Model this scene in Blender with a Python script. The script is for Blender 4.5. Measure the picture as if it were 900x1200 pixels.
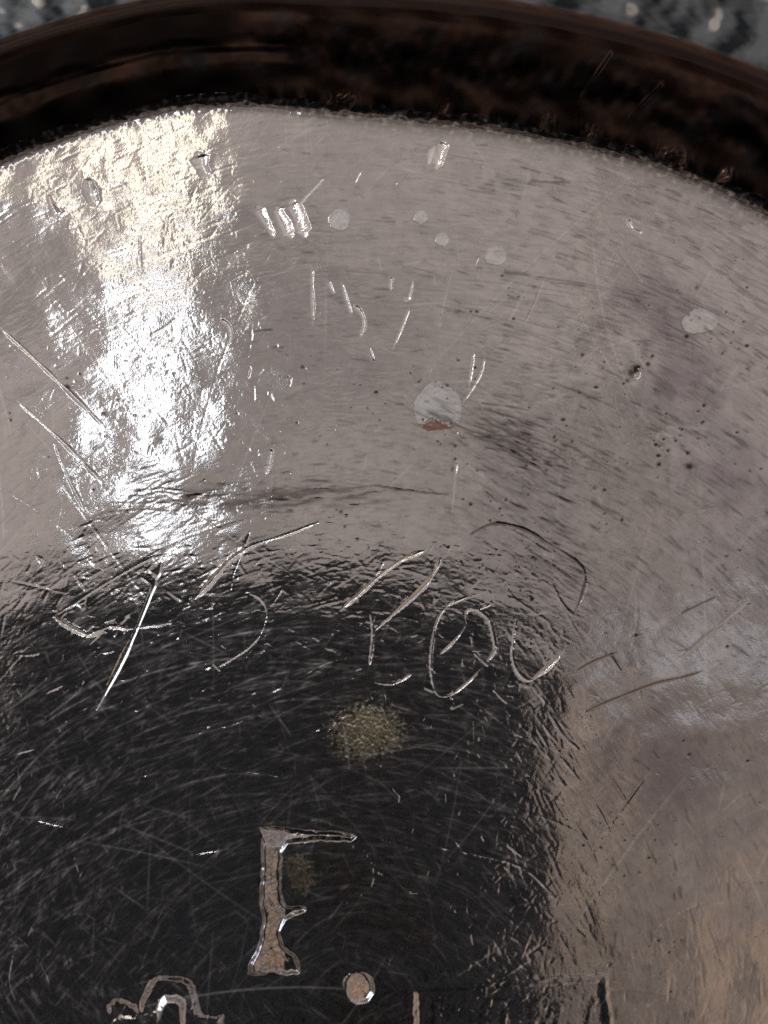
import bpy, math
import numpy as np

rng = np.random.default_rng(7)
scene = bpy.context.scene
for o in list(bpy.data.objects):
    bpy.data.objects.remove(o)

# ------------------------------------------------------------------ camera
F = 1800.0                 # focal length in photo pixels (900 wide)
NX, NY = 430.0, 860.0      # photo pixel straight below the lens
H = 0.100                  # lens height above the plate's base
_n = np.array([(NX - 450) / F, -(NY - 600) / F, -1.0]); _n /= np.linalg.norm(_n)
_z = -_n
_y = np.array([0, 1.0, 0]) - _z * _z[1]; _y /= np.linalg.norm(_y)
_x = np.cross(_y, _z)
RW = np.stack([_x, _y, _z])          # world axes written in camera axes


def to_plane(p, z=0.0):
    """photo pixel -> point on the plate at height z (metres)"""
    p = np.atleast_2d(np.asarray(p, float))
    d = np.stack([(p[:, 0] - 450) / F, -(p[:, 1] - 600) / F, -np.ones(len(p))], 1) @ RW.T
    return d[:, :2] * ((H - z) / -d[:, 2])[:, None]


def to_px(x, y, z=0.0):
    c = np.stack([x, y, np.broadcast_to(z - H, np.shape(x))], -1) @ RW
    return 450 + F * c[..., 0] / -c[..., 2], 600 - F * c[..., 1] / -c[..., 2]


cam_d = bpy.data.cameras.new('camera')
cam = bpy.data.objects.new('camera', cam_d)
scene.collection.objects.link(cam)
scene.camera = cam
from mathutils import Matrix, Vector
M4 = Matrix([[*RW[0], 0], [*RW[1], 0], [*RW[2], H], [0, 0, 0, 1]])
cam.matrix_world = M4
cam_d.sensor_fit = 'HORIZONTAL'
cam_d.sensor_width = 36.0
cam_d.lens = 72.0
cam_d.clip_start = 0.002
cam_d.clip_end = 50
cam_d.dof.use_dof = True
cam_d.dof.focus_distance = 0.1035
cam_d.dof.aperture_fstop = 58

# ------------------------------------------------------------------ world and lamps
world = bpy.data.worlds.new('World')
scene.world = world
world.use_nodes = True
bg = world.node_tree.nodes['Background']
bg.inputs[0].default_value = (0.208, 0.175, 0.158, 1)
bg.inputs[1].default_value = 1.0
# the dim surroundings: soft uneven brown and mauve tones, the same all round
_wn, _wl = world.node_tree.nodes, world.node_tree.links
_tc = _wn.new('ShaderNodeTexCoord')
_nz = _wn.new('ShaderNodeTexNoise')
_nz.inputs['Scale'].default_value = 6.5
_nz.inputs['Detail'].default_value = 8
_nz.inputs['Roughness'].default_value = 0.6
_wl.new(_tc.outputs['Generated'], _nz.inputs['Vector'])
_rp = _wn.new('ShaderNodeValToRGB')
_rp.color_ramp.elements[0].position, _rp.color_ramp.elements[1].position = 0.40, 0.60
_rp.color_ramp.elements[0].color = (0.098, 0.080, 0.073, 1)
_rp.color_ramp.elements[1].color = (0.330, 0.272, 0.245, 1)
_wl.new(_nz.outputs['Fac'], _rp.inputs['Fac'])
_wl.new(_rp.outputs['Color'], bg.inputs[0])


def area_lamp(name, loc, sx, sy, radiance, color):
    d = bpy.data.lights.new(name, 'AREA')
    d.shape = 'RECTANGLE'
    d.size, d.size_y = sx, sy
    d.energy = radiance * sx * sy * math.pi
    d.color = color
    o = bpy.data.objects.new(name, d)
    o.location = loc                    # points straight down
    scene.collection.objects.link(o)
    return o


# broad soft daylight from the ceiling side, and the narrow bright window strip
area_lamp('ceiling_light', (-1.32, 1.62, 1.6), 3.2, 3.0, 0.215, (1.0, 0.925, 0.895))
area_lamp('ceiling_light_far', (1.62, 1.38, 1.62), 2.6, 2.6, 0.140, (1.0, 0.93, 0.955))
# the window: a creamy upper pane and a cooler lower one, and a slit of daylight at the side
area_lamp('window_light', (-0.236, 0.66, 1.5), 0.046, 0.30, 3.0, (1.0, 0.94, 0.76))
area_lamp('window_light_low', (-0.232, 0.355, 1.5), 0.024, 0.25, 7.5, (0.88, 0.97, 1.04))
area_lamp('side_daylight', (0.56, 0.075, 1.45), 0.62, 0.042, 0.36, (0.86, 0.95, 1.08))
# unseen cool fill lamp low on the left, added for scratches and dull spots
sw = area_lamp('side_fill', (-1.25, 0.75, 0.85), 0.75, 0.75, 3.4, (0.78, 0.93, 1.12))
sw.rotation_euler = Vector((-1.25, 0.75, 0.85)).to_track_quat('Z', 'Y').to_euler()
area_lamp('tan_light', (0.208, -0.115, 1.5), 0.056, 0.29, 0.20, (1.0, 0.76, 0.52))
# warm light off the room at the lower right
area_lamp('warm_light', (0.70, -0.62, 1.5), 0.70, 0.90, 0.16, (1.0, 0.58, 0.25))

vs = scene.view_settings
vs.view_transform = 'Standard'
vs.look = 'None'
vs.exposure = 0.0
vs.gamma = 1.0
vs.use_curve_mapping = False
scene.render.engine = 'CYCLES'
scene.cycles.use_denoising = False
scene.cycles.max_bounces = 8
scene.cycles.sample_clamp_indirect = 6.0

# ------------------------------------------------------------------ materials


def new_mat(name):
    m = bpy.data.materials.new(name)
    m.use_nodes = True
    nt = m.node_tree
    b = nt.nodes['Principled BSDF']
    return m, nt, b


def metal(name, clean, dark, purple, rough0, rough1, spot=None, bump=0.25):
    """worn pewter: 'tarnish', 'stain' and 'rough' are per-vertex wear and painted dark reflections, fine grain comes from noise nodes"""
    m, nt, b = new_mat(name)
    N, L = nt.nodes, nt.links
    b.inputs['Metallic'].default_value = 1.0

    def attr(a):
        n = N.new('ShaderNodeAttribute'); n.attribute_name = a; return n.outputs['Fac']

    def mix(fac, c1, c2):
        n = N.new('ShaderNodeMix'); n.data_type = 'RGBA'
        L.new(fac, n.inputs['Factor'])
        for s, c in ((n.inputs[6], c1), (n.inputs[7], c2)):
            if isinstance(c, tuple): s.default_value = (*c, 1)
            else: L.new(c, s)
        return n.outputs[2]
    tc = N.new('ShaderNodeTexCoord')
    nz = N.new('ShaderNodeTexNoise')
    nz.inputs['Scale'].default_value = 700; nz.inputs['Detail'].default_value = 8
    nz.inputs['Roughness'].default_value = 0.65
    L.new(tc.outputs['Object'], nz.inputs['Vector'])
    ramp = N.new('ShaderNodeMapRange')
    ramp.inputs['From Min'].default_value = 0.35; ramp.inputs['From Max'].default_value = 0.75
    ramp.inputs['To Min'].default_value = 0.0; ramp.inputs['To Max'].default_value = 0.12
    L.new(nz.outputs['Fac'], ramp.inputs['Value'])
    c = mix(ramp.outputs['Result'], clean, tuple(0.55 * v for v in clean))
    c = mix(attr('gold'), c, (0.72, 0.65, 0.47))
    c = mix(attr('bare'), c, (0.95, 0.94, 0.92))
    c = mix(attr('stain'), c, purple)
    c = mix(attr('tarnish_shade'), c, dark)
    L.new(c, b.inputs['Base Color'])
    mr = N.new('ShaderNodeMapRange')
    mr.inputs['To Min'].default_value = rough0; mr.inputs['To Max'].default_value = rough1
    L.new(attr('rough'), mr.inputs['Value'])
    L.new(mr.outputs['Result'], b.inputs['Roughness'])
    # fine grain below the mesh resolution
    n2 = N.new('ShaderNodeTexNoise')
    n2.inputs['Scale'].default_value = 9000; n2.inputs['Detail'].default_value = 3
    L.new(tc.outputs['Object'], n2.inputs['Vector'])
    bp = N.new('ShaderNodeBump')
    bp.inputs['Strength'].default_value = bump
    bp.inputs['Distance'].default_value = 0.00001
    L.new(n2.outputs['Fac'], bp.inputs['Height'])
    L.new(bp.outputs['Normal'], b.inputs['Normal'])
    # haze: the share of the surface dulled by scratches too fine to model
    g = N.new('ShaderNodeBsdfAnisotropic')
    g.inputs['Roughness'].default_value = 0.55
    L.new(c, g.inputs['Color']); L.new(bp.outputs['Normal'], g.inputs['Normal'])
    ms = N.new('ShaderNodeMixShader')
    L.new(attr('haze'), ms.inputs[0]); L.new(b.outputs[0], ms.inputs[1]); L.new(g.outputs[0], ms.inputs[2])
    L.new(ms.outputs[0], N['Material Output'].inputs['Surface'])
    return m


MAT_BASE = metal('worn_pewter', (0.69, 0.665, 0.655), (0.085, 0.065, 0.055), (0.42, 0.385, 0.42), 0.02, 0.42)
MAT_WALL = metal('darkened_pewter', (0.34, 0.20, 0.15), (0.019, 0.017, 0.017), (0.22, 0.22, 0.24), 0.16, 0.50)  # tarnish plus the wall's dark reflection, both put into its colour
MAT_RIM = metal('grey_rim_pewter', (0.24, 0.265, 0.285), (0.022, 0.028, 0.034), (0.74, 0.73, 0.68), 0.22, 0.55)


def spot_material():
    m, nt, b = new_mat('dried_residue')
    N, L = nt.nodes, nt.links
    fl = N.new('ShaderNodeAttribute'); fl.attribute_name = 'gold'
    mm = N.new('ShaderNodeMapRange'); mm.inputs['To Min'].default_value = 1.0; mm.inputs['To Max'].default_value = 0.25
    L.new(fl.outputs['Fac'], mm.inputs['Value']); L.new(mm.outputs['Result'], b.inputs['Metallic'])
    mr = N.new('ShaderNodeMapRange'); mr.inputs['To Min'].default_value = 0.12; mr.inputs['To Max'].default_value = 0.5
    L.new(fl.outputs['Fac'], mr.inputs['Value']); L.new(mr.outputs['Result'], b.inputs['Roughness'])
    a = N.new('ShaderNodeAttribute'); a.attribute_name = 'stain'
    mx = N.new('ShaderNodeMix'); mx.data_type = 'RGBA'
    L.new(a.outputs['Fac'], mx.inputs['Factor'])
    mx.inputs[6].default_value = (0.94, 0.935, 0.92, 1); mx.inputs[7].default_value = (0.45, 0.24, 0.19, 1)
    ta = N.new('ShaderNodeAttribute'); ta.attribute_name = 'tarnish_shade'
    m2 = N.new('ShaderNodeMix'); m2.data_type = 'RGBA'
    L.new(ta.outputs['Fac'], m2.inputs['Factor']); L.new(mx.outputs[2], m2.inputs[6]); m2.inputs[7].default_value = (0.1, 0.085, 0.075, 1)
    L.new(m2.outputs[2], b.inputs['Base Color'])
    return m


MAT_SPOT = spot_material()

# ------------------------------------------------------------------ heightfield of the base
STEP = 0.000065
X0, X1, Y0, Y1 = -0.0335, 0.0335, -0.0235, 0.0475
nx, ny = int((X1 - X0) / STEP) + 1, int((Y1 - Y0) / STEP) + 1
gx = X0 + STEP * np.arange(nx)
gy = Y0 + STEP * np.arange(ny)
GX, GY = np.meshgrid(gx, gy)                       # [row=y, col=x]
U, V = to_px(GX, GY)
PX = 0.1 / F                                       # metres per photo pixel, about 0.056 mm
CEN = to_plane((420, 1157))[0]                     # the centre punch: centre of the plate
RAD = np.hypot(GX - CEN[0], GY - CEN[1])
ANG = np.arctan2(GY - CEN[1], GX - CEN[0])

fy = np.fft.fftfreq(ny)[:, None]; fx = np.fft.rfftfreq(nx)[None, :]
FR = np.hypot(fx, fy)


def blur(a, s):
    return np.fft.irfft2(np.fft.rfft2(a) * np.exp(-2 * (math.pi * s * FR) ** 2), s=a.shape)


_bands = {}


def band(lo, hi, seed):
    """noise with wavelengths between lo and hi cells, unit rms"""
    if (lo, hi, seed) in _bands: return _bands[lo, hi, seed]
    r = np.random.default_rng(seed).standard_normal((ny, nx))
    w = np.exp(-(FR * lo * 0.6) ** 2) - np.exp(-(FR * hi * 0.6) ** 2)
    a = np.fft.irfft2(np.fft.rfft2(r) * w, s=r.shape)
    _bands[lo, hi, seed] = a = (a / a.std()).astype(np.float32)
    return a


def smooth(a, lo, hi):
    t = np.clip((a - lo) / (hi - lo), 0, 1)
    return t * t * (3 - 2 * t)


def blob(u, v, ru, rv, rot=0.0):
    c, s = math.cos(rot), math.sin(rot)
    du, dv = U - u, V - v
    return np.exp(-(((c * du + s * dv) / ru) ** 2 + ((-s * du + c * dv) / rv) ** 2))


def splat(px, py, length, ang, curv, depth):
    """many thin scratches at once: start points in px, lengths in px, angles and curvature"""
    n = np.maximum((length * PX / STEP / 0.6).astype(int), 2)
    idx = np.repeat(np.arange(len(n)), n)
    k = np.arange(n.sum()) - np.repeat(np.cumsum(n) - n, n)
    t = k / np.repeat(n - 1, n)
    s = (t - 0.5) * length[idx]
    a = ang[idx] + curv[idx] * s * 0.5
    x = px[idx] + np.cos(a) * s
    y = py[idx] + np.sin(a) * s
    q = to_plane(np.stack([x, y], 1))
    w = depth[idx] * np.sqrt(np.clip(4 * t * (1 - t), 0, 1)) * 0.6
    ix, iy = (q[:, 0] - X0) / STEP, (q[:, 1] - Y0) / STEP
    ok = (ix > 1) & (ix < nx - 2) & (iy > 1) & (iy < ny - 2)
    ix, iy, w = ix[ok], iy[ok], w[ok]
    jx, jy = ix.astype(int), iy.astype(int); fx_, fy_ = ix - jx, iy - jy
    out = np.zeros(nx * ny)
    for dx, dy, ww in ((0, 0, (1 - fx_) * (1 - fy_)), (1, 0, fx_ * (1 - fy_)), (0, 1, (1 - fx_) * fy_), (1, 1, fx_ * fy_)):
        out += np.bincount((jy + dy) * nx + jx + dx, weights=w * ww, minlength=nx * ny)
    return out.reshape(ny, nx)


UM = 1e-6
Z = np.zeros((ny, nx))
GOL = np.zeros((ny, nx)); BAR_ = np.zeros((ny, nx)); TAR = np.zeros((ny, nx)); STA = np.zeros((ny, nx)); ROU = np.full((ny, nx), 0.09)

# gentle unevenness of the beaten sheet
Z += 6 * UM * band(90, 260, 1) + .8 * UM * band(26, 70, 2)
# concentric burnishing grooves about the centre punch
rr = RAD / PX
grp = np.clip(0.5 + 0.6 * band(60, 200, 3), 0, 1)
Z += -26 * UM * np.exp(-((rr - 592) / 26) ** 2) * smooth(ANG, 0.9, 1.25) * (1 - smooth(ANG, 2.0, 2.3))
Z += -9 * UM * np.exp(-((rr - 690) / 22) ** 2) * smooth(-np.abs(ANG - 1.2), -.5, -.1) * grp
Z += -10 * UM * np.exp(-((rr - 480) / 14) ** 2) * smooth(-np.abs(ANG - 1.3), -.5, -.1) * grp
# the hollow near the rim at the upper left that spreads the window's reflection
m = smooth(-V, -300, -225) * smooth(-U, -330, -235)
Z += m * (((U - 160) * PX) ** 2 / (4 * H) * 0.68 + 2.5 * UM * band(50, 140, 75) + .4 * UM * band(16, 40, 76))
# orange-peel stipple, strongest round the window reflection
st = 0.10 + 0.9 * (blob(220, 340, 150, 260) + 0.5 * blob(330, 420, 150, 130) + 0.35 * blob(640, 1000, 60, 200)).clip(0, 1)
b4, b5 = band(3.2, 8, 4), band(8, 18, 5)
Z += st * UM * (.09 * b4 + .06 * b4 ** 3 + .03 * b5 + .012 * b5 ** 3)
b6 = band(2.2, 5, 6)
Z += .10 * UM * b6 + .11 * UM * b6 ** 3 * (.6 + st)
Z += 80 * UM * blob(545, 1125, 75, 42) - 20 * UM * blob(690, 930, 50, 60)

# thousands of fine scratches
Pc = np.array([420.0, 1157.0])


def scatter(n, u, v, su, sv, seed):
    r = np.random.default_rng(seed)
    return r.normal(u, su, n), r.normal(v, sv, n), r


def concentric(n, seed, len_mean, dep, box=(-40, 940, 100, 1240), spread=0.12, flat=1.0):
    r = np.random.default_rng(seed)
    x = r.uniform(box[0], box[1], n); y = r.uniform(box[2], box[3], n)
    d = np.hypot(x - Pc[0], y - Pc[1])
    a = np.arctan2(y - Pc[1], x - Pc[0]) + math.pi / 2
    a = ((a + math.pi / 2) % math.pi - math.pi / 2) * flat + r.normal(0, spread, n)
    ln = r.exponential(len_mean, n) + 4
    return splat(x, y, ln, a, 1 / np.maximum(d, 80), dep * r.exponential(1, n) * r.choice([1, 1, 1, -.6], n))


S = np.zeros((ny, nx))
S += concentric(17000, 11, 14, -1.5 * UM, spread=.25)
S += concentric(1500, 12, 70, -1.4 * UM)
S += concentric(900, 13, 55, -3.5 * UM, (560, 940, 150, 420), 0.10)          # polishing lines upper right
S += concentric(2400, 14, 16, -2.2 * UM, (380, 700, 430, 720), 0.16)         # dense band above the numerals
S += concentric(3200, 15, 14, -2.4 * UM, (90, 480, 540, 900), 0.16)
S += concentric(1600, 16, 26, -1.7 * UM, (0, 330, 130, 420), 0.2)
# scratches in every direction
r = np.random.default_rng(20)
for n, ln, dep, bx in ((9000, 8, -2.0, (-40, 940, 120, 1240)), (420, 60, -2.2, (-40, 940, 150, 1240)),
                       (4500, 5, -2.2, (40, 420, 200, 560)), (4500, 6, -7.0, (380, 660, 640, 1240)),
                       (5000, 7, -6.5, (-20, 400, 640, 1240)), (3200, 9, -9.0, (60, 620, 780, 1240))):
    x = r.uniform(bx[0], bx[1], n); y = r.uniform(bx[2], bx[3], n)
    S += splat(x, y, r.exponential(ln, n) + 2, r.uniform(0, math.pi, n), r.normal(0, .004, n), dep * UM * r.exponential(1, n) * r.choice([1, 1, -.7], n))
# slanting scratches along the right edge of the dark reflection
x, y, r = scatter(420, 650, 860, 40, 150, 21)
S += splat(x, y, r.exponential(26, 420) + 6, r.normal(0.95, .22, 420), r.normal(0, .002, 420), -3 * UM * r.exponential(1, 420))
# short steep ticks
r = np.random.default_rng(22)
x = r.uniform(250, 620, 170); y = r.uniform(160, 600, 170)
S += splat(x, y, r.exponential(7, 170) + 4, r.normal(1.75, .35, 170), r.normal(0, .01, 170), -8 * UM * r.exponential(1, 170))
Z += blur(S, 0.62)
# dirt held in another set of scratches, on the parts that were never rubbed clean
D = concentric(9000, 17, 14, 1.0, (300, 940, 120, 1240), .14) + concentric(1800, 18, 60, 1.0, (560, 940, 150, 720), .10)
D = blur(np.abs(D), .6) * smooth(band(30, 120, 68), -.8, .9)
TAR = np.clip(D * .24, 0, .5) + np.clip(.05 * np.abs(band(2.2, 6, 69)) * (1 + .6 * band(20, 80, 70)), 0, .25)
Z -= np.clip(D, 0, 2) * .7 * UM
# brushed smudges of scratches above the numerals; dark phone reflection put into their colour
for (n, u, v, su, sv, an, sa) in ((420, 300, 583, 80, 11, -.06, .12), (520, 600, 515, 52, 20, .42, .14), (260, 620, 600, 50, 30, .5, .15)):
    qx, qy = r.normal(u, su, n), r.normal(v, sv, n); qy += (qx - u) * math.tan(an) * .9
    q_ = splat(qx, qy, r.exponential(24, n) + 6, r.normal(an, sa, n), r.normal(0, .002, n), r.exponential(1, n))
    q_ = blur(q_, .6); Z -= 3.2 * UM * q_; TAR += np.clip(.28 * q_, 0, .55)
# streaks left by polishing, running round the centre
ph = np.random.default_rng(91).standard_normal((700, 90)).astype(np.float32)
pi_, pj = np.clip(rr / 2.2, 0, 697), (ANG % (2 * math.pi)) / (2 * math.pi) * 88 * 4 % 88 + (rr * .013) % 1
i0, j0 = pi_.astype(int), pj.astype(int); fi, fj = pi_ - i0, pj - j0
PS = ph[i0, j0] * (1 - fi) * (1 - fj) + ph[i0 + 1, j0] * fi * (1 - fj) + ph[i0, j0 + 1] * (1 - fi) * fj + ph[i0 + 1, j0 + 1] * fi * fj
TAR += np.clip(.055 * (PS + .6), 0, .2) * (.5 + .5 * smooth(U, 250, 500))
Z += .5 * UM * PS
# fine rubbing marks that only dull the shine
HZ = np.abs(concentric(14000, 19, 26, 1.0, spread=.26, flat=.5)) + 1.2 * np.abs(concentric(5200, 23, 70, 1.0, spread=.15, flat=.6))
n = 12000
HZ += splat(r.uniform(-40, 940, n), r.uniform(100, 1240, n), r.exponential(10, n) + 3, r.uniform(0, math.pi, n), r.normal(0, .003, n), r.exponential(.9, n))
calm = .35 + .65 * smooth(rr, 40, 420)         # less rubbed towards the middle
HAZ = .03 + .125 * blur(HZ, .5) * calm * (1 + .6 * PS * calm) * (.75 + .3 * np.clip(band(25, 90, 74), -1.5, 1.5))
# stray scratches that show bare metal
n = 900
LS = blur(splat(r.uniform(-40, 940, n), r.uniform(100, 1240, n), r.exponential(55, n) + 6, r.uniform(0, math.pi, n), r.normal(0, .0012, n), r.exponential(.8, n)), .5)
HAZ += .11 * LS; BAR_ += np.clip(.5 * LS, 0, .6); Z -= 1.0 * UM * LS
del S, D, HZ, LS

# pits, some with dark dirt in them
r = np.random.default_rng(30)
for (n, bx, s0, dep) in ((150, (560, 900, 330, 760), 1.6, 9), (70, (690, 900, 780, 1190), 1.6, 8), (110, (330, 700, 380, 640), 1.4, 9),
                         (60, (0, 330, 430, 640), 1.4, 8), (24, (700, 880, 360, 520), 2.8, 16)):
    for _ in range(n):
        if _ % 6 == 0: cu, cv = r.uniform(bx[0], bx[1]), r.uniform(bx[2], bx[3])      # pits come in loose clusters
        u, v, s = cu + r.normal(0, 22), cv + r.normal(0, 22), s0 * r.lognormal(-.25, .4)
        q = to_plane((u, v))[0]
        i, j = int((q[0] - X0) / STEP), int((q[1] - Y0) / STEP); k = 9
        if not (k < i < nx - k and k < j < ny - k): continue
        sl = np.s_[j - k:j + k + 1, i - k:i + k + 1]
        e = r.uniform(.6, 1)
        g = np.exp(-(((U[sl] - u) / s) ** 2 + ((V[sl] - v) / (s * e)) ** 2))
        Z[sl] -= dep * UM * g
        TAR[sl] = np.maximum(TAR[sl], np.clip(g * r.uniform(.7, 1.5), 0, 1))

# ---- marks that are parts of their own: face ids
FID = np.zeros((ny, nx), np.int32)
PARTS = {}


def window(u0, v0, u1, v1):
    c = to_plane([(u0, v0), (u1, v0), (u0, v1), (u1, v1)])
    i0 = max(int((c[:, 0].min() - X0) / STEP) - 1, 0); i1 = min(int((c[:, 0].max() - X0) / STEP) + 2, nx)
    j0 = max(int((c[:, 1].min() - Y0) / STEP) - 1, 0); j1 = min(int((c[:, 1].max() - Y0) / STEP) + 2, ny)
    return np.s_[j0:j1, i0:i1]


def new_part(name, label=None, mat=None):
    k = len(PARTS) + 1
    PARTS[k] = (name, label, mat)
    return k


def smooth_line(pts, per=10):
    """Catmull-Rom through the measured points"""
    p = np.asarray(pts, float)
    if len(p) == 2:
        t = np.linspace(0, 1, per * 2)[:, None]
        return p[0] * (1 - t) + p[1] * t
    q = np.vstack([2 * p[0] - p[1], p, 2 * p[-1] - p[-2]])
    out = []
    for i in range(1, len(q) - 2):
        t = np.linspace(0, 1, per, endpoint=False)[:, None]
        out.append(0.5 * (2 * q[i] + (q[i + 1] - q[i - 1]) * t + (2 * q[i - 1] - 5 * q[i] + 4 * q[i + 1] - q[i + 2]) * t ** 2
                          + (-q[i - 1] + 3 * q[i] - 3 * q[i + 1] + q[i + 2]) * t ** 3))
    return np.vstack(out + [p[-1:]])


def stroke(pts, hw, depth, name='engraved_stroke', label=None, burr=0.12, part=True, tar=0.0, bare=1.0):
    """a cut groove with a burr thrown up along its edge; hw in px, depth in micrometres"""
    p = smooth_line(pts)
    rr_ = np.random.default_rng(int(abs(p.sum() * 7)) % 99991)
    p = p + np.cumsum(rr_.normal(0, .12, p.shape), 0) * 0.4
    mg = hw * 2.6 + 3
    sl = window(p[:, 0].min() - mg, p[:, 1].min() - mg, p[:, 0].max() + mg, p[:, 1].max() + mg)
    u, v = U[sl], V[sl]
    best = np.full(u.shape, 1e9); side = np.zeros(u.shape); tt = np.zeros(u.shape)
    n = len(p) - 1
    for i in range(n):
        a, b = p[i], p[i + 1]; d = b - a; L2 = (d * d).sum() + 1e-9
        t = np.clip(((u - a[0]) * d[0] + (v - a[1]) * d[1]) / L2, 0, 1)
        eu, ev = u - a[0] - t * d[0], v - a[1] - t * d[1]
        dist = np.hypot(eu, ev)
        s = best > dist
        best = np.where(s, dist, best); side = np.where(s, np.sign(d[0] * ev - d[1] * eu), side); tt = np.where(s, (i + t) / n, tt)
    nk = max(3, int(np.hypot(*np.diff(p, axis=0).T).sum() / 14))
    rag = 1 + 0.34 * np.interp(tt, np.linspace(0, 1, nk), rr_.normal(0, 1, nk))
    taper = np.clip(np.minimum(tt, 1 - tt) / 0.10, 0.25, 1)
    w = hw * taper ** .6 * np.clip(rag, .5, 1.6)
    dp = depth * UM * taper * np.clip(rag, .4, 1.7)
    x = best / w
    sx = x * side                                  # one steep wall, one long slope, a burr on the steep side
    g = np.where(sx < -.35, (1 + sx) / .65, (1 - sx) / 1.35).clip(0, 1)
    Z[sl] += -dp * np.sin(g * 1.5708) * (1 + .04 * band(3.2, 8, 4)[sl]) + burr * dp * np.exp(-((sx + 1.3) / 0.38) ** 2)
    e_ = smooth(-x, -1.1, -.7)
    BAR_[sl] = np.maximum(BAR_[sl], bare * e_); TAR[sl] = np.maximum(TAR[sl] * (1 - e_), tar * e_)
    if part:
        k = new_part(name, label)
        f = FID[sl]; f[(best < np.maximum(w * 1.25, 1.1)) & (f == 0)] = k


def poly_dist(u, v, poly):
    """signed distance in px, positive inside"""
    p = np.asarray(poly, float); n = len(p)
    best = np.full(u.shape, 1e9); ins = np.zeros(u.shape, bool)
    for i in range(n):
        a, b = p[i], p[(i + 1) % n]; d = b - a; L2 = (d * d).sum() + 1e-9
        t = np.clip(((u - a[0]) * d[0] + (v - a[1]) * d[1]) / L2, 0, 1)
        best = np.minimum(best, np.hypot(u - a[0] - t * d[0], v - a[1] - t * d[1]))
        if a[1] != b[1]:
            c = ((a[1] <= v) != (b[1] <= v)) & (u < (b[0] - a[0]) * (v - a[1]) / (b[1] - a[1]) + a[0])
            ins ^= c
    return np.where(ins, best, -best)


def stamp(polys, bevel, depth, name=None, label=None, lip=0.15, floor=3.0, edge=0.0, k=None, tar=0.0, tilt=None, rim=0.0):
    """struck mark: sunk floor with sloped walls and a slight raised lip"""
    allp = np.vstack([np.asarray(q, float) for q in polys])
    sl = window(allp[:, 0].min() - 12, allp[:, 1].min() - 12, allp[:, 0].max() + 12, allp[:, 1].max() + 12)
    u, v = U[sl], V[sl]
    wob = band(18, 50, 41)[sl] * .5
    sd = np.max([poly_dist(u, v, q) for q in polys], 0) + wob
    s = smooth(sd, edge, bevel)
    Z[sl] += -depth * UM * s + lip * depth * UM * np.exp(-((sd + 3) / 2.5) ** 2) + floor * UM * s * band(6, 16, 43)[sl]
    if tilt: Z[sl] += s * tilt[0] * np.clip(tilt[1] - u, -18, 18) * PX + s * tilt[2] * np.clip(tilt[3] - v, -14, 14) * PX + s * 2.5 * UM * band(3.2, 8, 4)[sl] * np.sin(v * .5 + u * .2) + s * 7 * UM * band(18, 50, 41)[sl]
    if tar: TAR[sl] = np.maximum(TAR[sl], tar * smooth(sd, 1, 4) * (0.6 + 0.4 * np.clip(band(5, 20, 44)[sl], -1, 1)))
    if rim: TAR[sl] = np.maximum(TAR[sl], rim * np.exp(-((sd - 2) / 2.2) ** 2) * np.clip(.8 + .5 * band(12, 34, 45)[sl], 0, 1))
    if name:
        k = new_part(name, label)
    if k:
        f = FID[sl]; f[sd > -1.5] = k
    return k


# the struck letter, crown, bar and the centre punch
LETTER = [(303, 967), (306, 1000), (305, 1040), (304, 1062), (308, 1078), (304, 1104), (291, 1132), (290, 1143), (352, 1142), (353, 1130), (346, 1119),
          (333, 1108), (329, 1092), (335, 1080), (347, 1072), (361, 1069), (358, 1062), (336, 1060), (330, 1052), (331, 1000), (338, 989),
          (375, 985), (412, 987), (418, 980), (400, 973), (372, 973), (330, 969)]
stamp([LETTER], 5.5, 130, 'stamped_letter', 'worn struck letter with a footed stem and a top bar', lip=0, floor=1.5, rim=.6, tar=.42, tilt=(.27, 316, -.24, 978))
BOWL = [(378, 976), (425, 982), (458, 1000), (468, 1030), (452, 1056), (410, 1066), (372, 1068), (372, 1060), (405, 1052), (430, 1034), (426, 1008), (400, 990), (376, 986)]
stamp([BOWL], 12, 40, lip=.1, floor=6)
ring = [(420 + 20 * math.cos(t), 1157 + 21 * math.sin(t)) for t in np.linspace(0, 2 * math.pi, 28, endpoint=False)]
stamp([ring], 7, 110, 'centre_punch', 'round punch dent at the centre of the base', lip=0, floor=1.5, tilt=(.2, 420, .06, 1157))
CROWN = [[(127, 1215), (128, 1180), (134, 1173), (150, 1176), (163, 1185), (171, 1166), (178, 1150), (190, 1146), (212, 1148), (222, 1153), (228, 1170),
          (231, 1188), (245, 1194), (258, 1192), (260, 1215), (214, 1215), (214, 1178), (206, 1171), (195, 1171), (188, 1178), (180, 1215), (160, 1215), (158, 1196), (142, 1194), (140, 1215)]]
stamp(CROWN, 5, 190, 'stamped_crown', 'struck crown cut by the lower edge of the view', edge=-5, lip=0, floor=2, tilt=(.06, 195, -.16, 1185))
BAR = [(486, 1160), (560, 1155), (640, 1150), (706, 1147), (708, 1168), (716, 1230), (486, 1230)]
kb = stamp([BAR], 7, 34, 'stamped_bar', 'struck rectangular mark with worn raised letters', lip=.6, floor=.5, rim=.55)
for q in ([(560, 1230), (562, 1180), (575, 1168), (592, 1170), (600, 1182), (600, 1230), (588, 1230), (586, 1186), (576, 1184), (572, 1230)],
          [(622, 1230), (618, 1176), (634, 1170), (640, 1190), (652, 1172), (664, 1172), (660, 1230), (648, 1230), (648, 1196), (640, 1208), (634, 1196), (634, 1230)],
          [(684, 1230), (686, 1182), (696, 1168), (704, 1166), (704, 1174), (698, 1190), (697, 1230)],
          [(505, 1230), (505, 1170), (520, 1170), (520, 1230)]):
    stamp([q], 6, -9, lip=.3, floor=.3, k=kb, rim=.6)

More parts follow.
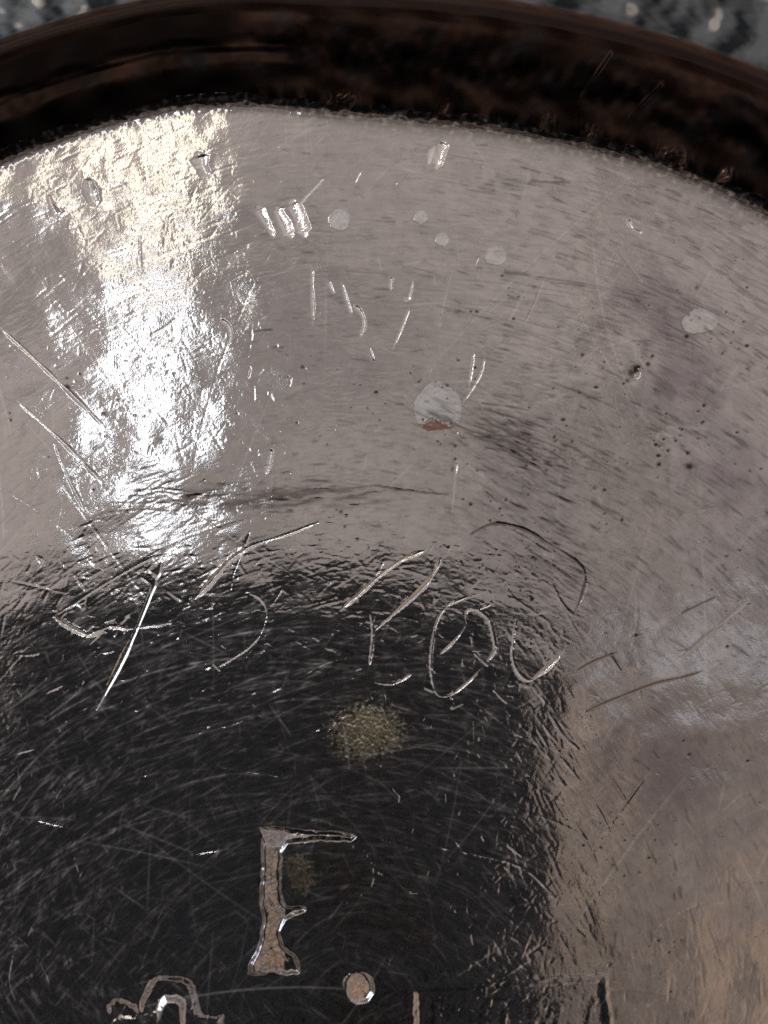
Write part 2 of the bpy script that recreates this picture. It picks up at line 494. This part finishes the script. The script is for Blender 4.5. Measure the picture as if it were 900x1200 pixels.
# the scratched numerals
E_ = 'engraved_stroke'
for pts, hw, dep in (
    ([(182, 651), (150, 668), (110, 692), (70, 718)], 2.6, 30),
    ([(63, 722), (76, 732), (92, 741), (104, 744), (116, 739), (130, 734), (150, 737), (176, 734), (200, 730)], 4.2, 55),
    ([(188, 661), (183, 676), (176, 694), (160, 734), (140, 776), (113, 830)], 4.2, 70),
    ([(228, 702), (246, 684), (262, 664), (276, 652), (300, 638), (336, 627), (372, 613)], 3.8, 55),
    ([(292, 624), (284, 648), (274, 672), (270, 692)], 2.0, 20),
    ([(292, 695), (304, 701), (312, 714), (310, 730), (304, 745)], 2.6, 30),
    ([(304, 745), (290, 760), (272, 772), (256, 781)], 3.8, 48),
    ([(400, 714), (425, 693), (444, 676), (472, 656), (500, 645)], 2.8, 36),
    ([(516, 655), (508, 672), (494, 690), (470, 712), (440, 738)], 3.2, 50),
    ([(434, 716), (437, 738), (436, 760), (432, 782)], 2.4, 28),
    ([(436, 799), (455, 802), (470, 798), (484, 789)], 2.4, 28),
    ([(562, 696), (540, 702), (524, 710), (513, 726), (508, 746), (505, 776), (508, 804), (516, 816), (532, 812), (550, 798), (566, 782)], 2.6, 32),
    ([(548, 712), (560, 716), (572, 726), (577, 744), (579, 762), (570, 776)], 3.2, 36),
    ([(578, 707), (562, 713), (548, 716), (545, 734), (530, 754), (512, 770)], 2.2, 26),
    ([(552, 626), (574, 615), (596, 615), (620, 623), (642, 636), (662, 648), (680, 662), (686, 676), (682, 698), (672, 720)], 3.0, 42),
    ([(606, 722), (602, 746), (601, 772), (608, 789), (620, 797), (634, 788), (648, 776), (661, 761)], 3.6, 44),
    ([(556, 766), (564, 773), (573, 781)], 2.4, 26),
    ([(578, 808), (588, 818), (596, 825)], 2.4, 26),
    ([(686, 834), (708, 824), (736, 813), (768, 801), (800, 794), (822, 787)], 2.6, 46),
    ([(676, 786), (694, 776), (722, 765)], 2.2, 30),
    ([(798, 719), (816, 710), (840, 699)], 2.4, 34),
):
    right = min(q[0] for q in pts) > 670 or pts[0] == (552, 626)        # older cuts, filled with dirt
    stroke(pts, hw * (.65 if right else .68), dep * (.6 if right else .74), bare=0 if right else .55, tar=.7 if right else 0)
# nicks and gouges
for pts, hw, dep in (
    ([(321, 277), (311, 258), (304, 243)], 8.0, 34), ([(341, 275), (331, 258), (324, 243)], 8.5, 34), ([(357, 274), (350, 252), (343, 237)], 8.0, 38),
    ([(511, 196), (516, 180), (520, 166)], 6, 46), ([(502, 192), (505, 182), (509, 172)], 4, 24),
    ([(103, 208), (104, 224), (112, 243)], 6.0, 80), ([(56, 228), (60, 240), (66, 254)], 4.5, 60), ([(232, 182), (236, 196), (242, 208)], 7.0, 60),
    ([(318, 526), (316, 540), (312, 554)], 2.8, 36),
    ([(258, 374), (267, 382), (270, 394), (266, 404)], 2.8, 34), ([(415, 358), (423, 366), (427, 378), (423, 392)], 2.8, 34),
    ([(458, 325), (458, 340)], 2.6, 34), ([(484, 329), (481, 342), (476, 352)], 2.6, 38),
    ([(378, 210), (364, 225), (350, 240)], 2.4, 32), ([(735, 258), (741, 268), (752, 274)], 3.0, 40),
):
    stroke(pts, hw, dep, 'gouge')
# thin scratches that stay part of the base
for pts, hw, dep in (
    ([(222, 862), (262, 852), (298, 840), (332, 829)], 1.5, 11), ([(300, 820), (340, 800), (380, 778), (416, 768)], 1.3, 8),
    ([(366, 314), (366, 345), (367, 382)], 1.6, 16), ([(0, 384), (40, 420), (88, 466), (122, 500)], 1.8, 22), ([(20, 470), (70, 515), (120, 566)], 1.7, 18),
    ([(64, 520), (80, 560), (100, 600)], 1.5, 16), ([(555, 412), (552, 435), (549, 456)], 1.5, 14), ([(568, 418), (562, 440), (541, 474)], 1.6, 16),
    ([(637, 330), (628, 352), (616, 378)], 1.6, 12), ([(480, 360), (470, 385), (460, 410)], 1.4, 10), ([(535, 540), (532, 570), (530, 600)], 1.4, 10),
    ([(400, 330), (406, 350), (412, 368)], 1.5, 12), ([(385, 330), (392, 345)], 1.6, 14), ([(722, 290), (738, 312), (752, 330)], 2.6, 22),
    ([(700, 252), (760, 274), (830, 320), (900, 372)], 9.0, 12), ([(880, 700), (840, 735), (800, 770)], 2.0, 10),
    ([(256, 898), (276, 902), (342, 912)], 1.6, 16), ([(230, 1000), (300, 990)], 1.6, 18), ([(300, 940), (380, 962), (470, 985), (600, 1012), (650, 1050)], 1.6, 16),
    ([(330, 950), (420, 975), (500, 1000)], 1.4, 14), ([(395, 1092), (404, 1098), (402, 1112)], 1.8, 24), ([(0, 1080), (40, 1120), (60, 1160)], 1.6, 12),
    ([(20, 1100), (10, 1150), (30, 1200)], 1.6, 12), ([(650, 880), (690, 930), (720, 985)], 1.2, 6), ([(760, 905), (720, 960), (700, 985)], 1.2, 6),
    ([(640, 830), (660, 862), (680, 880)], 1.5, 14), ([(150, 1010), (240, 1000)], 1.5, 14), ([(40, 960), (90, 972)], 2.0, 22),
):
    stroke(pts, hw, dep, part=False, bare=.5 if min(q[0] for q in pts) < 640 else 0)


# dried residue spots
def residue(u, v, ru, rv, name, label, rot=0.0, red=False, film=.5):
    sl = window(u - ru - 8, v - rv - 8, u + ru + 8, v + rv + 8)
    c, s = math.cos(rot), math.sin(rot)
    du, dv = (U[sl] - u), (V[sl] - v)
    a, b_ = (c * du + s * dv) / ru, (-s * du + c * dv) / rv
    th = np.arctan2(b_, a)
    d = np.hypot(a, b_) * (1 + .05 * np.sin(3 * th + u) + .035 * np.sin(5 * th + v))
    Z[sl] += 8 * UM * np.exp(-((d - .93) / .08) ** 2) + 1.5 * UM * smooth(-d, -1, -.8) + .7 * UM * band(4, 12, 51)[sl] * (d < 1)
    if red:
        STA[sl] = np.where(d < 1.0, smooth(dv / rv - .35 * np.abs(du / ru + .08) + .10 * band(4, 12, 51)[sl], .36, .56), STA[sl])
    GOL[sl] = np.where(d < 1.02, np.clip(film * (1 + .5 * band(4, 12, 51)[sl]) + .75 * np.exp(-((d - .95) / .06) ** 2), 0, 1), GOL[sl])
    k = new_part(name, label, MAT_SPOT)
    f = FID[sl]; f[(d < 1.0)] = k


residue(512.5, 478, 28, 28, 'dried_spot', 'largest round dried spot with a reddish lower edge', red=True, film=.68)
residue(397.5, 258, 12, 12, 'dried_spot', 'small pale round dried spot beside the cluster of gouges', film=.6)
residue(820, 377, 21, 14, 'dried_spot', 'oval ring shaped dried spot near the right edge', rot=-.12, film=.18)
residue(581, 300, 13, 11, 'dried_spot', 'faint dried spot below the polishing lines', film=.2)
residue(493, 255, 7.5, 7.5, 'dried_spot', 'tiny dried spot, higher of two')
residue(518, 281, 7.5, 7.5, 'dried_spot', 'tiny dried spot, lower of two')

def yellow_patch(u, v, ru, rv, label, rot=0.0):  # patch tinted yellowish, rougher and bumpier than the base
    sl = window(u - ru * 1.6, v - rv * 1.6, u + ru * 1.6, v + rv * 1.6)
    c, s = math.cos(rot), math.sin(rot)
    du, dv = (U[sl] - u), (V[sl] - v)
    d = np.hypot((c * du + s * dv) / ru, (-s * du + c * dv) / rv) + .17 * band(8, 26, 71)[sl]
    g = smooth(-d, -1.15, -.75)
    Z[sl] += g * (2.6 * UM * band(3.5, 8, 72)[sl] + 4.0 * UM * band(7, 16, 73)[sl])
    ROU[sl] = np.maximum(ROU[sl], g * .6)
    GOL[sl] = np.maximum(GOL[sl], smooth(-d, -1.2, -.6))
    k = new_part('yellow_patch', label)
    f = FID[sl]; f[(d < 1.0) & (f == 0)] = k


yellow_patch(430, 858, 44, 36, 'yellowish rough round patch above the struck letter', -.2)
yellow_patch(351, 1024, 18, 27, 'small yellowish rough patch beside the stem of the letter', -.4)

# dents and purple-grey patches on the right half
Z += 75 * UM * blob(749, 422, 12, 28, -.2) - 110 * UM * blob(743, 438, 6, 7)
TAR = np.maximum(TAR, .9 * blob(740, 437, 6, 5))  # shade in the dent's hole put into the colour
Z += 38 * UM * blob(785, 560, 14, 50, -.15) + 30 * UM * blob(820, 580, 12, 30)
patch = smooth(band(50, 170, 61) * .10 + blob(770, 350, 70, 45, .3) + blob(805, 440, 60, 60) + .8 * blob(860, 560, 80, 60), .35, 1.05)
patch = np.maximum(patch, smooth(band(40, 170, 62) * .10 + blob(760, 900, 120, 95, .2) + .6 * blob(850, 650, 90, 70), .35, 1.1))
STA = np.where(FID > 0, STA, STA + patch * smooth(U, 560, 660) * .65).clip(0, 1)
ROU += .05 * np.clip(band(40, 160, 63), -1, 1.5) + .07 * smooth(U, 640, 780) + .05 * smooth(V, 1000, 1200)
# base colour darkened towards the foot of the wall
RIN_PX = np.array([(0, 185), (100, 147), (200, 121), (300, 116), (390, 126), (500, 135), (640, 155), (700, 168), (780, 190), (840, 212), (900, 243)], float)
_q = to_plane(RIN_PX) - CEN
_t = np.arctan2(_q[:, 1], _q[:, 0]); _r = np.hypot(_q[:, 0], _q[:, 1])
_o = np.argsort(_t); _t, _r = _t[_o], _r[_o]
RMEAN = _r.mean()


def r_in(th):
    th = np.asarray(th)
    t = np.concatenate([[_t[0] - .5], _t, [_t[-1] + .5]]); r = np.concatenate([[RMEAN], _r, [RMEAN]])
    return np.interp((th + math.pi / 2) % (2 * math.pi) - math.pi / 2, t, r)


EDGE = r_in(ANG) - RAD
TAR = np.maximum(TAR, smooth(-EDGE, -.0016 - .0006 * smooth(U, 300, 500), .0002) * np.clip(.95 + .25 * band(12, 40, 64), 0, 1))
Z += smooth(-EDGE, -.0016, -.0002) * (.4 * UM * band(5, 14, 65) + 4 * UM * band(14, 40, 66))
TAR = np.clip(TAR + .05 * smooth(band(14, 60, 67), .9, 1.8) * smooth(U, 500, 700), 0, 1)

Z += .00022 * np.clip(1 - EDGE / .0010, 0, 1.3) ** 2
# fade the relief to nothing at the border of the finely worked area
bord = np.minimum(np.minimum(GX - X0, X1 - GX), np.minimum(GY - Y0, Y1 - GY))
Z *= smooth(bord, 0, .002)

# ------------------------------------------------------------------ meshes


def make_mesh(name, co, faces, mat, attrs=None, normals=None, parent=None):
    me = bpy.data.meshes.new(name)
    k = faces.shape[1]
    me.vertices.add(len(co)); me.vertices.foreach_set('co', np.ascontiguousarray(co, np.float32).ravel())
    me.loops.add(faces.size); me.loops.foreach_set('vertex_index', np.ascontiguousarray(faces, np.int32).ravel())
    me.polygons.add(len(faces))
    me.polygons.foreach_set('loop_start', np.arange(0, faces.size, k, dtype=np.int32))
    me.polygons.foreach_set('use_smooth', np.ones(len(faces), bool))
    me.update(calc_edges=True)
    for a, v in (attrs or {}).items():
        at = me.attributes.new(a, 'FLOAT', 'POINT'); at.data.foreach_set('value', np.ascontiguousarray(v, np.float32))
    if normals is not None:
        me.normals_split_custom_set_from_vertices(normals.tolist() if len(normals) < 20000 else normals)
    me.materials.append(mat)
    o = bpy.data.objects.new(name, me)
    scene.collection.objects.link(o)
    if parent: o.parent = parent
    return o


plate = bpy.data.objects.new('metal_plate', None)
scene.collection.objects.link(plate)
plate['label'] = 'worn grey metal plate with scratched numerals and struck marks, seen close'
plate['category'] = 'plate'

co_all = np.stack([GX, GY, Z], -1).reshape(-1, 3)
dzy, dzx = np.gradient(Z, STEP)
nr_all = np.stack([-dzx, -dzy, np.ones_like(Z)], -1).reshape(-1, 3)
nr_all /= np.linalg.norm(nr_all, axis=1)[:, None]
AT = {'tarnish_shade': TAR.ravel(), 'stain': STA.ravel(), 'rough': ROU.clip(0, 1).ravel(), 'gold': GOL.ravel(), 'bare': BAR_.ravel(), 'haze': HAZ.clip(0, 1).ravel()}
ii = np.arange(nx * ny).reshape(ny, nx)
quads = np.stack([ii[:-1, :-1], ii[:-1, 1:], ii[1:, 1:], ii[1:, :-1]], -1).reshape(-1, 4)
keep = (EDGE[:-1, :-1].ravel() > -.0003)
fid = FID[:-1, :-1].ravel()


def field_piece(name, sel, mat):
    f = quads[sel]
    used, inv = np.unique(f, return_inverse=True)
    return make_mesh(name, co_all[used], inv.reshape(-1, 4), mat, {a: v[used] for a, v in AT.items()},
                     nr_all[used] if name != 'base' else None, plate)


base = field_piece('base', keep & (fid == 0), MAT_BASE)
for k, (name, label, mat) in PARTS.items():
    s = keep & (fid == k)
    if s.sum() < 4: continue
    o = field_piece(name, s, mat or MAT_BASE)
    if label: o['label'] = label

# the rest of the base, outside the view, plain
cs = 0.001
bx = np.concatenate([X0 - cs * np.arange(40, 0, -1), np.linspace(gx[0], gx[-1], 67), gx[-1] + cs * np.arange(1, 41)])
by = np.concatenate([Y0 - cs * np.arange(66, 0, -1), np.linspace(gy[0], gy[-1], 71), gy[-1] + cs * np.arange(1, 8)])
BX, BY = np.meshgrid(bx, by)
bi = np.arange(BX.size).reshape(BX.shape)
bq = np.stack([bi[:-1, :-1], bi[:-1, 1:], bi[1:, 1:], bi[1:, :-1]], -1).reshape(-1, 4)
mx_, my_ = (BX[:-1, :-1] + BX[1:, 1:]) / 2, (BY[:-1, :-1] + BY[1:, 1:]) / 2
inside = (mx_ > gx[0]) & (mx_ < gx[-1]) & (my_ > gy[0]) & (my_ < gy[-1])
rr2 = np.hypot(mx_ - CEN[0], my_ - CEN[1])
sel = (~inside & (rr2 < RMEAN + .001)).ravel()
used, inv = np.unique(bq[sel], return_inverse=True)
cc = np.stack([BX.ravel(), BY.ravel(), np.zeros(BX.size)], -1)[used]
make_mesh('outer_base', cc, inv.reshape(-1, 4), MAT_BASE,
          {'tarnish_shade': np.zeros(len(cc)), 'stain': np.zeros(len(cc)), 'rough': np.full(len(cc), .25), 'haze': np.full(len(cc), .1)}, parent=plate)

# wall, lip, rim: swept round the centre
fine = np.linspace(math.radians(48), math.radians(134), 1300)
rest = np.linspace(math.radians(134), math.radians(408), 260)[1:-1]
TH = np.concatenate([fine, rest])
prof = np.array([(-.5, -.25), (-.2, .0), (.05, .23), (.5, .52), (1.1, .86), (1.9, 1.36), (2.8, 2.02), (3.6, 2.68), (4.3, 3.35), (4.75, 3.85), (5.1, 4.1),
                 (5.5, 4.2), (5.9, 4.15), (6.25, 3.9), (6.6, 3.65), (7.2, 3.5), (9, 3.55), (12, 3.75), (18, 4.3), (24, 4.9), (26, 5.0), (26.6, 4.7), (26.4, 4.1),
                 (24, 3.6), (12, 2.2), (6, .6), (1, -1.2), (-8, -1.5), (-60, -1.5)])
cl = np.concatenate([[0], np.cumsum(np.hypot(*np.diff(prof, axis=0).T))])
tt = np.concatenate([np.linspace(0, cl[15], 96), np.linspace(cl[15], cl[17], 40)[1:], np.linspace(cl[17], cl[-1], 46)[1:]])


def crv(col):
    """smooth profile through the points"""
    y = np.interp(tt, cl, prof[:, col])
    k = np.array([1, 2, 3, 2, 1]) / 9.0
    yy = np.convolve(np.pad(y, 2, mode='edge'), k, 'valid')
    return yy


pr, pz = crv(0) * .001, crv(1) * .001
nt_, ns_ = len(TH), len(tt)
TT, SS = np.meshgrid(TH, tt, indexing='ij')
PR = np.repeat(pr[None], nt_, 0); PZ = np.repeat(pz[None], nt_, 0)
ws = np.random.default_rng(81)


def swell(kt, ks, n, seed):
    """smooth noise over angle (periodic) and profile length, unit-ish"""
    q = np.random.default_rng(seed); a = np.zeros_like(TT)
    for _ in range(n):
        m_ = q.integers(max(kt // 3, 1), kt + 1); p_ = q.normal(0, ks)
        a += np.sin(m_ * TT + p_ * SS * 1.0 + q.uniform(0, 6.28))
    return a / math.sqrt(n / 2)


cov = np.exp(-((SS - 4.0) / 3.2) ** 2)
PZ = PZ + .001 * cov * (.04 * swell(40, .8, 14, 1) + .010 * swell(160, 2.0, 24, 2) * (1 - .7 * smooth(TT, 1.6, 1.7)) + .003 * swell(500, 5, 40, 3) * (1 - .7 * smooth(TT, 1.6, 1.7)))
PZ = PZ + .001 * np.exp(-((SS - 1.1) / .6) ** 2) * (.006 * swell(240, 2, 24, 4) + .001 * swell(700, 5, 30, 5))
PZ = PZ + .001 * smooth(SS, 7.5, 9) * (1 - smooth(SS, 30, 34)) * (.02 * swell(130, .8, 20, 6) + .005 * swell(400, 4, 40, 7))
# ridge added low on the left wall, shaped to give a brown reflection
th_end = math.atan2(*(to_plane((372, 78), .002)[0] - CEN)[::-1])
PZ = PZ + .001 * .26 * np.exp(-((SS - 3.9 + 0.35 * (TT - th_end)) / .55) ** 2) * smooth(TT, th_end, th_end + .03) * (1 - smooth(TT, 2.6, 2.9))
WT = np.zeros_like(TT); WS = np.zeros_like(TT); WR = np.full_like(TT, .3)
# two slanting cuts in the wall
for (a, b, z0, z1) in (((711, 76), (681, 116), .0025, .0012), ((773, 104), (738, 137), .0025, .0012)):
    qa, qb = to_plane(a, z0)[0] - CEN, to_plane(b, z1)[0] - CEN
    A = np.array([math.atan2(qa[1], qa[0]) * 63, (np.hypot(*qa) - r_in(math.atan2(qa[1], qa[0]))) * 1000])
    B = np.array([math.atan2(qb[1], qb[0]) * 63, (np.hypot(*qb) - r_in(math.atan2(qb[1], qb[0]))) * 1000])
    d = B - A; x_, y_ = TT * 63, PR * 1000
    t = np.clip(((x_ - A[0]) * d[0] + (y_ - A[1]) * d[1]) / (d @ d), 0, 1)
    ds = np.hypot(x_ - A[0] - t * d[0], y_ - A[1] - t * d[1])
    ds = ds * (1 + 1.2 * t) + .04 * np.sin(9 * t + a[0])
    PZ -= .00007 * np.exp(-(ds / .14) ** 2); WT = np.maximum(WT, np.exp(-(ds / .2) ** 2))
# clumps of raised metal at the foot of the wall
for (u, v, w_, h_) in ((402, 128, .9, .28), (640, 150, .5, .26), (690, 160, .7, .2), (792, 172, .9, .3), (520, 100, .5, .12), (850, 205, .5, .2)):
    q = to_plane((u, v), .0004)[0] - CEN; th = math.atan2(q[1], q[0])
    e = np.exp(-(((TT - th) * 63 / w_) ** 2 + ((SS - .95) / .55) ** 2))
    PZ += .0006 * h_ * e * (.6 + .5 * swell(1000, 7, 30, int(u)))
left = smooth(TT, 1.62, 1.72)                       # towards the left end of the view
WT = np.maximum(WT, cov * np.clip(.92 + .10 * swell(90, 1.4, 20, 8) + .06 * swell(400, 4, 30, 9), 0, 1) * (1 - .12 * left * np.exp(-((SS - 3.6) / .6) ** 2)))  # tarnish, with the wall's dark reflection painted in
WT = np.maximum(WT, np.exp(-((SS - .9) / 1.2) ** 2) * np.clip(.95 + .3 * swell(300, 2, 20, 10), 0, 1))
WS = np.clip(.5 * swell(120, 2, 20, 11), 0, 1) * cov
WT = np.maximum(WT, np.exp(-((SS - cl[11]) / .75) ** 2) * .95)
WT = np.maximum(WT, left * .97 * (1 - smooth(SS, 6.5, 8)) * (1 - .95 * np.exp(-((SS - 3.6) / .6) ** 2)))  # left end painted darker, a band left browner as a painted reflection
rimz = smooth(SS, cl[13], cl[14] + .4)
WT = np.where(rimz > 0, WT * (1 - rimz) + rimz * np.clip(.45 + .35 * swell(160, 1.6, 24, 12) + .12 * swell(400, 4, 30, 14), 0, .95), WT)
WS = WS * (1 - rimz) + rimz * smooth(swell(200, 2, 30, 13), 1.1, 2.2)
WR = np.clip(.35 + .3 * swell(100, 2, 20, 15) * cov, 0, 1)

RR = r_in(TT) * np.exp(-((SS - 0) / 9) ** 2) + RMEAN * (1 - np.exp(-((SS - 0) / 9) ** 2)) + PR
wco = np.stack([CEN[0] + RR * np.cos(TT), CEN[1] + RR * np.sin(TT), PZ], -1).reshape(-1, 3)
wi = np.arange(nt_ * ns_).reshape(nt_, ns_)
wn = np.roll(wi, -1, 0)


def ring_piece(name, s0, s1, mat, label=None):
    f = np.stack([wi[:, s0:s1], wi[:, s0 + 1:s1 + 1], wn[:, s0 + 1:s1 + 1], wn[:, s0:s1]], -1).reshape(-1, 4)[:, ::-1]
    used, inv = np.unique(f, return_inverse=True)
    o = make_mesh(name, wco[used], inv.reshape(-1, 4), mat,
                  {'tarnish_shade': WT.ravel()[used], 'stain': WS.ravel()[used], 'rough': WR.ravel()[used], 'haze': np.full(len(used), .05), 'gold': np.zeros(len(used))}, parent=plate)
    if label: o['label'] = label
    return o


def row(s): return int(np.searchsorted(tt, s))


i1, i2 = row(cl[9]), row(cl[14])
i3 = row(cl[21])
ring_piece('wall', 0, i1, MAT_WALL, 'dark wall round the base, tarnish and a dark reflection in its colour')
ring_piece('lip', i1, i2, MAT_WALL, 'thin brown lip along the top of the wall')
ring_piece('rim', i2, i3, MAT_RIM, 'mottled blue grey rim beyond the lip')
ring_piece('underside', i3, ns_ - 1, MAT_RIM)

# ------------------------------------------------------------------ the table it lies on
m, nt, b = new_mat('dark_wood')
nzw = nt.nodes.new('ShaderNodeTexNoise'); nzw.inputs['Scale'].default_value = 14; nzw.inputs['Detail'].default_value = 6
mp = nt.nodes.new('ShaderNodeMapping'); mp.inputs['Scale'].default_value = (1, 9, 1)
tcw = nt.nodes.new('ShaderNodeTexCoord'); nt.links.new(tcw.outputs['Object'], mp.inputs['Vector']); nt.links.new(mp.outputs['Vector'], nzw.inputs['Vector'])
rp = nt.nodes.new('ShaderNodeValToRGB'); rp.color_ramp.elements[0].color = (.05, .028, .016, 1); rp.color_ramp.elements[1].color = (.16, .09, .05, 1)
nt.links.new(nzw.outputs['Fac'], rp.inputs['Fac']); nt.links.new(rp.outputs['Color'], b.inputs['Base Color'])
b.inputs['Roughness'].default_value = .45
s = .45
tco = np.array([(x, y, z) for z in (-.0325, -.0025) for y in (-s, s) for x in (-s, s)])
table = make_mesh('table_top', tco, np.array([(4, 5, 7, 6), (0, 2, 3, 1), (0, 1, 5, 4), (1, 3, 7, 5), (3, 2, 6, 7), (2, 0, 4, 6)]), m)
table.data.polygons.foreach_set('use_smooth', np.zeros(6, bool))
table['kind'] = 'structure'

# ------------------------------------------------------------------ the phone over the plate, seen only as the dark mirrored shape
import bmesh


def plain(name, col, rough, metallic=0.0):
    m_, _, b_ = new_mat(name)
    b_.inputs['Base Color'].default_value = (*col, 1); b_.inputs['Roughness'].default_value = rough; b_.inputs['Metallic'].default_value = metallic
    return m_


MAT_BLACK = plain('black_case', (.12, .17, .23), .5)
MAT_GLASS = plain('dark_glass', (.01, .011, .014), .12)
MAT_GOLD = plain('lens_coating', (.10, .08, .05), .15)
phone = bpy.data.objects.new('phone', None)
scene.collection.objects.link(phone)
phone.matrix_world = M4 @ Matrix.Translation((0, 0, .004))   # its back faces the plate, the lens looks down
phone['label'] = 'black phone held over the plate, mirrored as the dark rounded shape'
phone['category'] = 'phone'


def slab(name, x0, x1, y0, y1, z0, z1, rad, mat):
    bm = bmesh.new()
    pts = []
    for (cx, cy, a0) in ((x1 - rad, y1 - rad, 0), (x0 + rad, y1 - rad, 90), (x0 + rad, y0 + rad, 180), (x1 - rad, y0 + rad, 270)):
        for k_ in range(9):
            a = math.radians(a0 + k_ * 90 / 8); pts.append((cx + rad * math.cos(a), cy + rad * math.sin(a)))
    lo = [bm.verts.new((*p, z0)) for p in pts]; hi = [bm.verts.new((*p, z1)) for p in pts]
    bm.faces.new(lo[::-1]); bm.faces.new(hi)
    for k_ in range(len(pts)):
        k2 = (k_ + 1) % len(pts); bm.faces.new((lo[k_], lo[k2], hi[k2], hi[k_]))
    bmesh.ops.bevel(bm, geom=[e for e in bm.edges if all(len(f.verts) < 9 for f in e.link_faces) is False], offset=min(.0012, (z1 - z0) * .3), segments=2, affect='EDGES')
    me = bpy.data.meshes.new(name); bm.to_mesh(me); bm.free(); me.materials.append(mat)
    o = bpy.data.objects.new(name, me); scene.collection.objects.link(o); o.parent = phone
    return o


PXL, PXR, PYT = -.0540, .0250, .0225
slab('case', PXL, PXR, PYT - .158, PYT, 0.0, .0085, .019, MAT_BLACK)
slab('screen', PXL + .002, PXR - .002, PYT - .156, PYT - .002, .0087, .0092, .015, MAT_GLASS)
for yy in (0.0, -.019, -.038):
    ln = slab('camera_lens', -.0058, .0058, yy - .0058, yy + .0058, -.0016, -.0002, .0057, MAT_GLASS)
    slab('lens_disc', -.0044, .0044, yy - .0044, yy + .0044, -.0021, -.0018, .0043, MAT_GOLD).parent = ln
